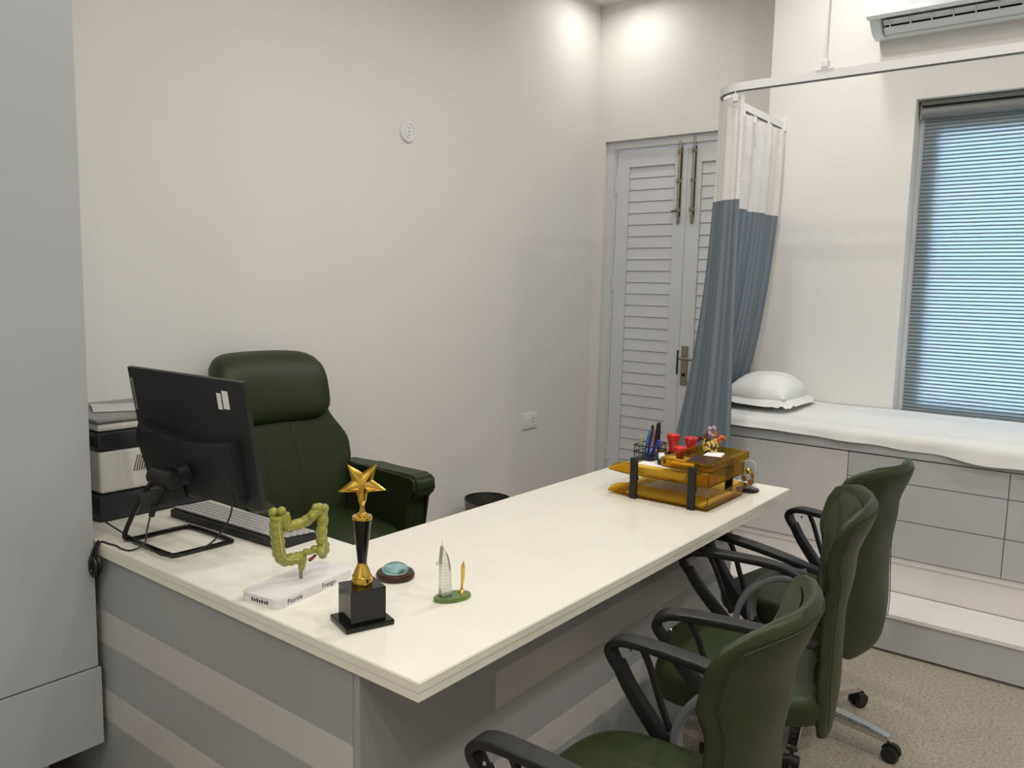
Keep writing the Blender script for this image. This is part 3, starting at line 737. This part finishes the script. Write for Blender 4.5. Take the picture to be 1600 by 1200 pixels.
# keyboard
kb = thing('keyboard', 'black keyboard with grey keys lying behind the computer screen', 'keyboard', (1.325, 2.012, .75), math.radians(3))
bm = prism(BM(), [(-.068, .003), (-.068, .022), (-.055, .026), (.066, .014), (.07, .006), (.066, 0)], lambda a, b_, q: V(a, q, b_), -.25, .25)
part('case', bm, 'black_plastic', kb, 30)
kd = {}
for r in range(6):
    xk = -.050+r*.0212; zk = .0262-.0105*((xk+.055)/.121)
    yk = -.240
    while yk < .232:
        wk = .021
        if r == 5 and -.05 < yk+.0 < .06: wk = .11
        if wk not in kd:
            o = part('key', bx(-.0088, .0088, 0, wk-.0028, 0, .006, .0016, seg=1), 'key_grey', kb); kd[wk] = o.data
        else: o = bpy.data.objects.new('key', kd[wk]); COL.objects.link(o); o.parent = kb
        o.location = (xk, yk, zk); o.rotation_euler = (0, math.radians(5), 0); yk += wk+.0002

# printer
pr = thing('laser_printer', 'white and black laser printer at the wall end of the desk', 'printer', (1.077, 2.345, .75))
def lay(n, z0, z1, ins, m, bev=.012, **k): return part(n, bx(ins, .37-ins, ins, .36-ins, z0, z1, bev), m, pr)
lay('paper_tray', 0, .082, -.006, 'printer_dark', .018)
bd_ = lay('body', .082, .21, .004, 'printer_white')
lay('control_band', .21, .268, .0, 'printer_dark')
lay('scanner', .268, .292, .002, 'printer_white', .008)
lay('lid', .292, .305, -.002, 'printer_grey', .006)
for k in range(8):
    x0_ = .104+k*.0075; bm = BM(); prism(bm, [(x0_, .138), (x0_+.0028, .138), (x0_+.0158, .186), (x0_+.013, .186)], lambda a, b_, q: V(a, q, b_), .0032, .0045); part('vent_slot', bm, 'dark_void', pr, 0)
part('grip', bx(-.0015, .004, .02, .08, .225, .25, .001), 'dark_void', pr)
def pap(u, v): return V(.0+.115*u+.06*v, .0-.055*u+.16*v, .003+.012*math.sin(PI*v)*(1-u*.6)+.001)
bm = surf(BM(), pap, 8, 12); r_ = bmesh.ops.solidify(bm, geom=bm.faces[:], thickness=.0015)
o = tag(part('folded_paper', bm, 'paper', None, 60), 'folded white paper sheet lying on the printer lid', 'paper'); o.location = (1.125, 2.47, 1.055)

# ================================================================ DESK ORNAMENTS
# colon model
cm = thing('anatomical_model', 'green plastic colon model standing on a white printed base', 'model', (1.140, 1.503, .75), math.radians(8.7))
base_pts = rrect(0, 0, .25, .118, .018)
bm = prism(BM(), base_pts, lambda a, b_, q: V(a, b_, q), 0, .022)
bmesh.ops.bevel(bm, geom=[e for e in bm.edges if abs(e.verts[0].co.z-e.verts[1].co.z) < 1e-6 and e.verts[0].co.z > .01], offset=.002, segments=2, affect='EDGES')
cb = part('base', bm, 'base_white', cm, 40)
mxf = Matrix.Translation(V(-.098, -.0592, .0055)) @ Matrix.Rotation(PI/2, 4, 'X')
text_mesh('lettering', 'Pioride', .0165, 'ink', cb, mxf)
text_mesh('lettering', 'Freego', .0165, 'ink', cb, Matrix.Translation(V(.012, -.0592, .0065)) @ Matrix.Rotation(PI/2, 4, 'X'))
bm = BM()
for k in range(7): bx(-.1257, -.1249, .022-k*.0075-.0045, .022-k*.0075, .007, .0135 if k % 2 else .0155, 0, bm)
part('worn_print', bm, 'ink', cb, 0)
bm = BM(); tube(bm, [(.005, 0, .02), (.005, 0, .05)], .0042, 12); part('pin', bm, 'steel', cm)
dirx = V(math.cos(math.radians(-32)), math.sin(math.radians(-32)), 0)
def cp(a, z, d_=0.0): return dirx*a+V(0, 0, z)+V(-dirx.y, dirx.x, 0)*d_+V(.005, 0, 0)
def gut(pts, r0, r1, bumps, amp=.16, n=12):
    p = smoothpath(pts, 14); N = len(p)
    r = [(r0+(r1-r0)*i/(N-1))*(1-amp+amp*2*abs(math.sin(PI*bumps*i/(N-1)))**.6)*(1 if 0 < i < N-1 else .5) for i in range(N)]
    bm = BM(); tube(bm, p, r, n); return bm
part('descending_colon', gut([cp(-.052, .178), cp(-.055, .15), cp(-.052, .115), cp(-.05, .09), cp(-.038, .072), cp(-.012, .072), cp(.004, .073)], .0155, .013, 11, .11), 'colon', cm, 80)
part('rectum', gut([cp(.002, .076), cp(.003, .062), cp(.002, .050), cp(0, .040)], .0125, .0055, 2, .08), 'colon', cm, 80)
part('transverse_colon', gut([cp(-.040, .183), cp(-.030, .152), cp(-.008, .150, .006), cp(.018, .158, .008), cp(.036, .176), cp(.050, .182)], .014, .0115, 6, .08), 'colon', cm, 80)
part('ascending_colon', gut([cp(.038, .186), cp(.050, .183), cp(.053, .16), cp(.050, .13), cp(.050, .105), cp(.052, .088), cp(.046, .076)], .011, .0135, 7, .13), 'colon', cm, 80)
for a, z, d_, r in ((-.060, .186, .006, .012), (-.044, .190, -.004, .011), (.026, .171, -.008, .009), (.036, .188, 0, .010), (.055, .186, -.006, .011), (.058, .094, 0, .011), (.045, .084, -.008, .012), (.052, .072, 0, .011), (.032, .088, 0, .010), (.060, .080, .004, .010)):
    bm = BM(); bmesh.ops.create_icosphere(bm, subdivisions=2, radius=r, matrix=Matrix.Translation(cp(a, z, d_))); part('pouch', bm, 'colon', cm, 80)
bm = BM(); tube(bm, smoothpath([cp(.036, .088), cp(.022, .083), cp(.010, .085), cp(.006, .080)], 5), [.0075]*11+[.006]*5, 10); part('ileum', bm, 'colon', cm, 80)
bm = BM(); tube(bm, smoothpath([cp(.036, .074), cp(.026, .066), cp(.018, .062)], 5), [.003, .0032, .0034, .0036, .004, .004, .0045, .0045, .0045, .004, .002], 8); part('appendix', bm, 'appendix', cm, 80)
def off(pt, k=.0135): return pt+V(dirx.y, -dirx.x, 0)*k
bm = BM(); tube(bm, smoothpath([off(cp(-.050, .180)), off(cp(-.052, .15), .0155), off(cp(-.048, .115), .0155), off(cp(-.044, .09), .015), off(cp(-.030, .075), .014), off(cp(-.004, .074), .013)], 6), .0018, 6); part('taenia', bm, 'colon_band', cm)
bm = BM(); tube(bm, smoothpath([off(cp(.052, .18), .011), off(cp(.053, .16), .0105), off(cp(.050, .13), .0115), off(cp(.051, .10), .0125), off(cp(.046, .082), .020)], 6), .0018, 6); part('taenia', bm, 'colon_band', cm)

# star trophy
tr = thing('star_trophy', 'gold star trophy on black cone and square black plinth', 'trophy', (1.106, 1.247, .75), math.radians(-19))
part('foot', bx(-.054, .054, -.047, .047, 0, .012, .003), 'gloss_black', tr)
part('plinth', bx(-.039, .039, -.035, .035, .012, .083, .001), 'gloss_black', tr)
part('bell', lathe(BM(), [(.001, .083), (.0215, .083), (.0225, .088), (.022, .096), (.0205, .099), (.021, .102), (.0185, .106), (.0145, .117), (.0105, .126), (.010, .131), (.001, .131)], 32), 'gold', tr, 40)
part('cone', lathe(BM(), [(.001, .131), (.0095, .131), (.0195, .225), (.001, .225)], 32), 'gloss_black', tr, 40)
part('collar', lathe(BM(), [(.001, .225), (.0205, .225), (.0215, .228), (.0205, .231), (.011, .233), (.010, .237), (.006, .239), (.006, .243), (.001, .243)], 32), 'gold', tr, 40)
bm = BM(); R0, R1 = .052, .0225; cz = .300
front = bm.verts.new((0, -.012, cz)); rear = bm.verts.new((0, .012, cz)); ringv = []
for k in range(10):
    a = PI/2+PI/5+2*PI*k/10 ; r = (R0 if k % 2 == 0 else R1)
    ringv.append(bm.verts.new((r*math.cos(a)*1.0, 0, cz+r*math.sin(a))))
for k in range(10):
    for c_ in (front, rear):
        a, b_ = ringv[k], ringv[(k+1) % 10]
        m1 = bm.verts.new(((a.co.x+b_.co.x+c_.co.x)/3, c_.co.y*.62, (a.co.z+b_.co.z+c_.co.z)/3))
        bm.faces.new((a, b_, m1)); bm.faces.new((b_, c_, m1)); bm.faces.new((c_, a, m1))
star = part('star', bm, 'gold', tr, 55)
bm = BM(); tube(bm, smoothpath([(0, 0, .241), (0, 0, .252), (0, 0, .266), (0, 0, .28)], 5), [.0045]*5+[.0045, .005, .006, .007, .008]+[.009]*6, 12); part('stem', bm, 'gold', tr, 60)
star.rotation_euler = (0, 0, math.radians(-20)); 

# paperweight
pw = thing('glass_paperweight', 'aqua glass dome paperweight on a dark wooden dish', 'paperweight', (1.336, 1.386, .75))
part('wood_base', lathe(BM(), [(.001, 0), (.040, 0), (.0465, .004), (.0475, .010), (.044, .016), (.036, .018), (.034, .015), (.001, .015)], 40), 'wood_dark', pw, 40)
part('glass_dome', lathe(BM(), [(.001, .0155), (.0335, .0155)]+[(.0335*math.cos(a), .0165+.021*math.sin(a)) for a in [PI/2*k/10 for k in range(10)]]+[(.001, .0375)], 36), 'glass_aqua', pw, 60)

# sail tower desk ornament with pen
ob = thing('crystal_ornament', 'small clear crystal sail tower and gold pen on an oval green base', 'ornament', (1.327, 1.190, .75), math.radians(-22))
el = [(.046*math.cos(2*PI*k/36), .027*math.sin(2*PI*k/36)) for k in range(36)]
part('oval_base', loft(BM(), [[V(a*s, b_*s, z) for a, b_ in el] for s, z in ((.97, 0), (1, .002), (1, .007), (.96, .009))]), 'green_glaze', ob, 40)
poly = [(-.013, 0)] + [(-.013, .09), (-.010, .118), (-.0085, .118)] + [(-.0085+.0215*math.sin(PI/2*k/8), .112*math.cos(PI/2*k/8*.97)) for k in range(2, 9)] + [(.0135, 0)]
part('tower', prism(BM(), poly, lambda a, b_, q: V(a-.018, q, b_+.009), -.008, .008), 'crystal', ob, 30)
for k in range(9): part('floor_line', bx(-.0255, -.0085, -.0088, -.0081, .022+k*.0075, .0235+k*.0075), 'crystal', ob, 0)
bm = BM(); tube(bm, [(-.0275, 0, .125), (-.0275, 0, .142)], [.0025, .0006], 6); part('mast', bm, 'crystal', ob)
bm = BM(); tube(bm, [(-.040, -.004, .088), (-.0395, -.004, .091), (-.0365, -.004, .0915)], .0045, 10); tube(bm, [(-.036, -.002, .09), (-.028, 0, .089)], .002, 6); part('helipad', bm, 'crystal', ob)
part('pen_socket', lathe(BM(), [(.001, .009), (.008, .009), (.007, .012), (.004, .015), (.0035, .020), (.001, .020)], 16, (.026, .004, 0)), 'gold', ob)
bm = BM(); tube(bm, [(.026, .004, .019), (.0265, .004, .028), (.028, .004, .045), (.0285, .004, .074), (.029, .004, .075), (.0295, .004, .083)], [.0018, .0028, .0046, .0046, .0022, .0012], 12); part('gold_pen', bm, 'gold', ob)

# ================================================================ LETTER TRAY AND ITS CONTENTS
ty = thing('letter_tray', 'two tier amber plastic letter tray with black posts', 'letter tray', (2.41, 1.06, .75))
def tray(z, hgt, x1, y1, name):
    """open shell: floor + three walls + lip that curls up at the far y end"""
    th = .0028
    def prof(y):   # floor height along y
        if y < y1-.09: return 0.0
        return .006*((y-(y1-.09))/.09)**2
    bm = BM(); ny = 26
    ys = [y1*k/ny for k in range(ny+1)]
    def wallh(y):
        q = y/y1
        return hgt if q < .74 else max(.004, hgt*math.sqrt(max(0, 1-((q-.74)/.26)**2.4)))
    rings = []
    for y in ys:
        zf = z+prof(y); h_ = max(wallh(y), prof(y)*0+.003); zt_ = max(z+h_, zf+.003)
        rings.append([V(0, y, zt_), V(0, y, zf), V(x1, y, zf), V(x1, y, zt_), V(x1-th, y, zt_), V(x1-th, y, zf+th), V(th, y, zf+th), V(th, y, zt_)])
    loft(bm, rings); bx(th, x1-th, 0, th, z+th, z+hgt, 0, bm)
    return part(name, bm, 'amber', ty, 30)
tray(.004, .046, .295, .375, 'lower_tray')
tray(.080, .042, .295, .375, 'upper_tray')
for px_ in (-.0, .295):
    for py_ in (.055, .27):
        bm = BM(); s = -1 if px_ == 0 else 1
        bx(px_+min(0, s*.012), px_+max(0, s*.012), py_-.013, py_+.013, 0, .142 if s < 0 else .1205, .0015, bm); bx(px_-.006, px_+.006, py_-.013, py_+.013, .064, .078, .001, bm)
        part('post', bm, 'black_plastic', ty)
bm = BM(); bx(.015, .275, .02, .31, .0075, .012, .0, bm); o = tag(part('paper_stack', bm, 'paper', None, 0), 'grey papers lying in the lower amber tray', 'paper'); o.location = (2.41, 1.06, .75)
bm = BM()
for k in range(4): box(bm, V(.15+.002*k, .20+.003*k, .0865+k*.0055), V(.25, .20, .005), 0, rz=.03*k)
o = tag(part('paper_stack', bm, 'paper', None, 0), 'white papers stacked in the upper amber tray under the pen holder', 'paper'); o.location = (2.41, 1.06, .75)
# shallow amber box on the upper tray
ab = thing('amber_box', 'open amber plastic box on the right half of the upper tray', 'tray', (2.425, 1.062, .8725))
bm = BM(); W_, H_, D_ = .335, .185, .030; th = .003
loft(bm, [[V(a, b_, z) for a, b_ in rrect(W_/2, H_/2, W_-2*i, H_-2*i, .012)] for i, z in ((0.004, 0.0), (0, .003), (0, D_), (.012, D_+.002), (.014, D_), (th, D_-.004), (.006, .005))])
part('shell', bm, 'amber', ab, 40)
for nm, m, c_, s_, lab in (('memo_pad', 'wood_dark', (.12, .08, .0135), (.13, .09, .016), 'dark memo pad lying in the open amber box'), ('card_pack', 'paper', (.25, .10, .011), (.09, .06, .010), 'pale card pack lying in the open amber box'), ('yellow_wrapper', 'bead_cream', (.05, .12, .010), (.06, .08, .009), 'yellow wrapper in the left corner of the amber box')):
    bm = BM(); box(bm, V(*c_)+V(2.425, 1.062, .8725), V(*s_), .003, 2, rz=.2); tag(part(nm, bm, m), lab, 'stationery')
# pen holder
PHX, PHY, PHZ = 2.60, 1.375, .857
ph = thing('pen_holder', 'black wire mesh pen holder standing in the upper tray', 'pen holder', (PHX, PHY, PHZ))
def rectloop(w_, h_, z, r=.008): return [V(a, b_, z) for a, b_ in rrect(0, 0, w_, h_, r, 3)]
for z in (.0, .025, .050):
    bm = BM(); tube(bm, rectloop(.12, .075, z), .0022 if z else .0016, 6, closed=True); part('wire_ring', bm, 'black_plastic', ph)
pm = None
for a, b_ in rrect(0, 0, .12, .075, .008, 1)+[(x, s*.0375) for x in (-.035, -.012, .012, .035) for s in (-1, 1)]+[(s*.06, y) for y in (-.015, .015) for s in (-1, 1)]:
    if pm is None:
        bm = BM(); tube(bm, [(0, 0, 0), (0, 0, .050)], .0011, 5); o = part('wire', bm, 'black_plastic', ph); pm = o.data
    else: o = bpy.data.objects.new('wire', pm); COL.objects.link(o); o.parent = ph
    o.location = (a, b_, 0)
part('floor_plate', bx(-.058, .058, -.036, .036, -.001, .001), 'black_plastic', ph, 0)
def pen(loc, tx, ty_, L_, m, capm, lab, r=.0046):
    t = thing('pen', lab, 'pen', (PHX+loc[0], PHY+loc[1], PHZ+.003), 0, 'pens in the mesh holder'); t.rotation_euler = (tx, ty_, 0)
    bm = BM(); tube(bm, [(0, 0, 0), (0, 0, .008), (0, 0, L_*.62)], [.0012, r*.9, r], 10); part('barrel', bm, m, t)
    bm = BM(); tube(bm, [(0, 0, L_*.62), (0, 0, L_*.98), (0, 0, L_)], [r*1.12, r*1.12, r*.7], 10); tube(bm, [(r*1.5, 0, L_*.66), (r*1.5, 0, L_*.95)], .0012, 5); part('cap', bm, capm, t)
pen((-.042, .018), .05, -.04, .080, 'clear_plastic', 'clear_plastic', 'short clear pen at the left end of the mesh holder', .006)
pen((-.015, .020), .22, .06, .105, 'sky_blue_plastic', 'sky_blue_plastic', 'light blue pen leaning left in the mesh holder')
pen((-.005, .008), .12, .05, .118, 'blue_plastic', 'printer_dark', 'dark navy pen standing tall among the blue pens')
pen((.005, -.010), .10, .05, .125, 'black_plastic', 'black_plastic', 'black pen standing in the middle of the mesh holder', .0055)
pen((.030, -.018), -.03, .03, .125, 'black_plastic', 'printer_dark', 'black pen standing upright nearest the red stamps', .0055)
pen((.030, .004), -.05, .04, .100, 'salmon_plastic', 'salmon_plastic', 'salmon coloured pen between the two black pens')
pen((-.03, -.012), .55, -.12, .085, 'blue_plastic', 'blue_plastic', 'bright blue pen leaning across the front of the mesh holder', .006)
for (x, y, z, a), lab in zip(((2.70, 1.335, .905, .1), (2.61, 1.262, .880, .3), (2.745, 1.285, .893, 0)), ('red topped stamp beside the tall black pen', 'red topped stamp lowest and nearest the amber box edge', 'red topped stamp rightmost behind the amber box edge')):
    t = thing('rubber_stamp', lab, 'stamp', (x, y, .857), a, 'red rubber stamps')
    part('handle', lathe(BM(), [(.001, .014), (.014, .014), (.016, .03), (.021, z-.8665+.018), (.0245, z-.8665+.024), (.024, z-.8665+.037), (.020, z-.8665+.041), (.001, z-.8665+.041)], 20), 'red_plastic', t, 40)
    part('foot', bx(-.026, .026, -.012, .012, .0, .0138, .002), 'black_plastic', t)
t = thing('ink_pad', 'small white and black self inking stamp between pens and red stamps', 'stamp', (2.545, 1.300, .8555), math.radians(-60))
part('body', bx(-.014, .014, -.034, .034, 0, .018, .004), 'black_plastic', t); part('white_cap', bx(-.012, .012, -.032, .032, .0182, .033, .006), 'white_plastic', t)

# flower ornament
fo = thing('flower_ornament', 'tiny vase of dried orange and lilac flowers on amber box', 'ornament', (2.715, 1.195, .8785)); fo.scale = (1.1, 1.1, 1.3)
part('beaded_vase', lathe(BM(), [(.001, 0), (.014, 0), (.018, .008), (.021, .022), (.019, .036), (.014, .042), (.001, .042)], 18), 'leaf_dark', fo, 60)
rr = random.Random(5); bdm = None
for k in range(80):
    a = rr.uniform(0, 2*PI); z = rr.uniform(.006, .042); r = .0225 - abs(z-.024)*.25
    if bdm is None:
        bm = BM(); bmesh.ops.create_icosphere(bm, subdivisions=1, radius=.0048); o = part('bead', bm, 'bead_cream', fo, 80); bdm = o.data
    else: o = bpy.data.objects.new('bead', bdm); COL.objects.link(o); o.parent = fo
    o.location = (r*math.cos(a), r*math.sin(a), z)
pmesh = {}
def flower(c_, r, m, n):
    for k in range(n):
        if (m, r) not in pmesh:
            bm = BM(); loft(bm, [[V(x*r*s, y*r*s*.6, z*r) for x, y in ((1, 0), (.5, .8), (-.5, .8), (-1, 0), (-.5, -.8), (.5, -.8))] for s, z in ((.3, 0), (.8, .25), (1, .5), (.5, .8))]); o = part('petal', bm, m, fo, 80); pmesh[(m, r)] = o.data
        else: o = bpy.data.objects.new('petal', pmesh[(m, r)]); COL.objects.link(o); o.parent = fo
        a = rr.uniform(0, 6.28); o.location = V(*c_)+V(rr.uniform(-1, 1), rr.uniform(-1, 1), rr.uniform(-1, 1))*r*1.25; o.rotation_euler = (rr.uniform(-.9, .9), rr.uniform(-.9, .9), a)
flower((0, 0, .062), .010, 'petal_lilac', 12); flower((.018, -.020, .042), .010, 'petal_orange', 9); flower((-.020, .022, .044), .009, 'petal_maroon', 10); flower((0, .01, .05), .008, 'petal_maroon', 6)
for c_ in ((0, 0, .062), (.018, -.020, .042), (-.020, .022, .044)):
    bm = BM(); tube(bm, smoothpath([(0, 0, .03), (c_[0]*.5, c_[1]*.5, c_[2]*.8), c_], 4), .0012, 5); part('stalk', bm, 'leaf_dark', fo)

# glass cloche with amber stones
gc = thing('glass_cloche', 'small glass dome with amber crystals on a black disc behind the tray', 'ornament', (2.758, 1.105, .75))
gc.location = (2.785, 1.075, .75)
part('disc_base', lathe(BM(), [(.001, 0), (.040, 0), (.042, .003), (.040, .009), (.033, .012), (.001, .012)], 32), 'gloss_black', gc, 40)
part('dome', lathe(BM(), [(.030, .0125), (.031, .05), (.030, .085)]+[(.030*math.cos(a), .085+.030*math.sin(a)) for a in [PI/2*k/8 for k in range(1, 8)]]+[(.001, .115), (.001, .1135)]+[(.0285*math.cos(a), .085+.0285*math.sin(a)) for a in [PI/2*k/8 for k in range(7, 0, -1)]]+[(.0285, .085), (.0295, .05), (.0285, .0125)], 28, cap=False), 'glass', gc, 60)
for k in range(12):
    bm = BM(); bmesh.ops.create_icosphere(bm, subdivisions=1, radius=rr.uniform(.006, .011), matrix=Matrix.Translation(V(rr.uniform(-.016, .016), rr.uniform(-.016, .016), .02+k*.0035)))
    part('crystal', bm, 'amber_stone' if k % 3 else 'crystal', gc, 0)
part('gold_bloom', lathe(BM(), [(.001, .06), (.006, .062), (.014, .075), (.011, .08), (.001, .074)], 10), 'gold', gc, 0)
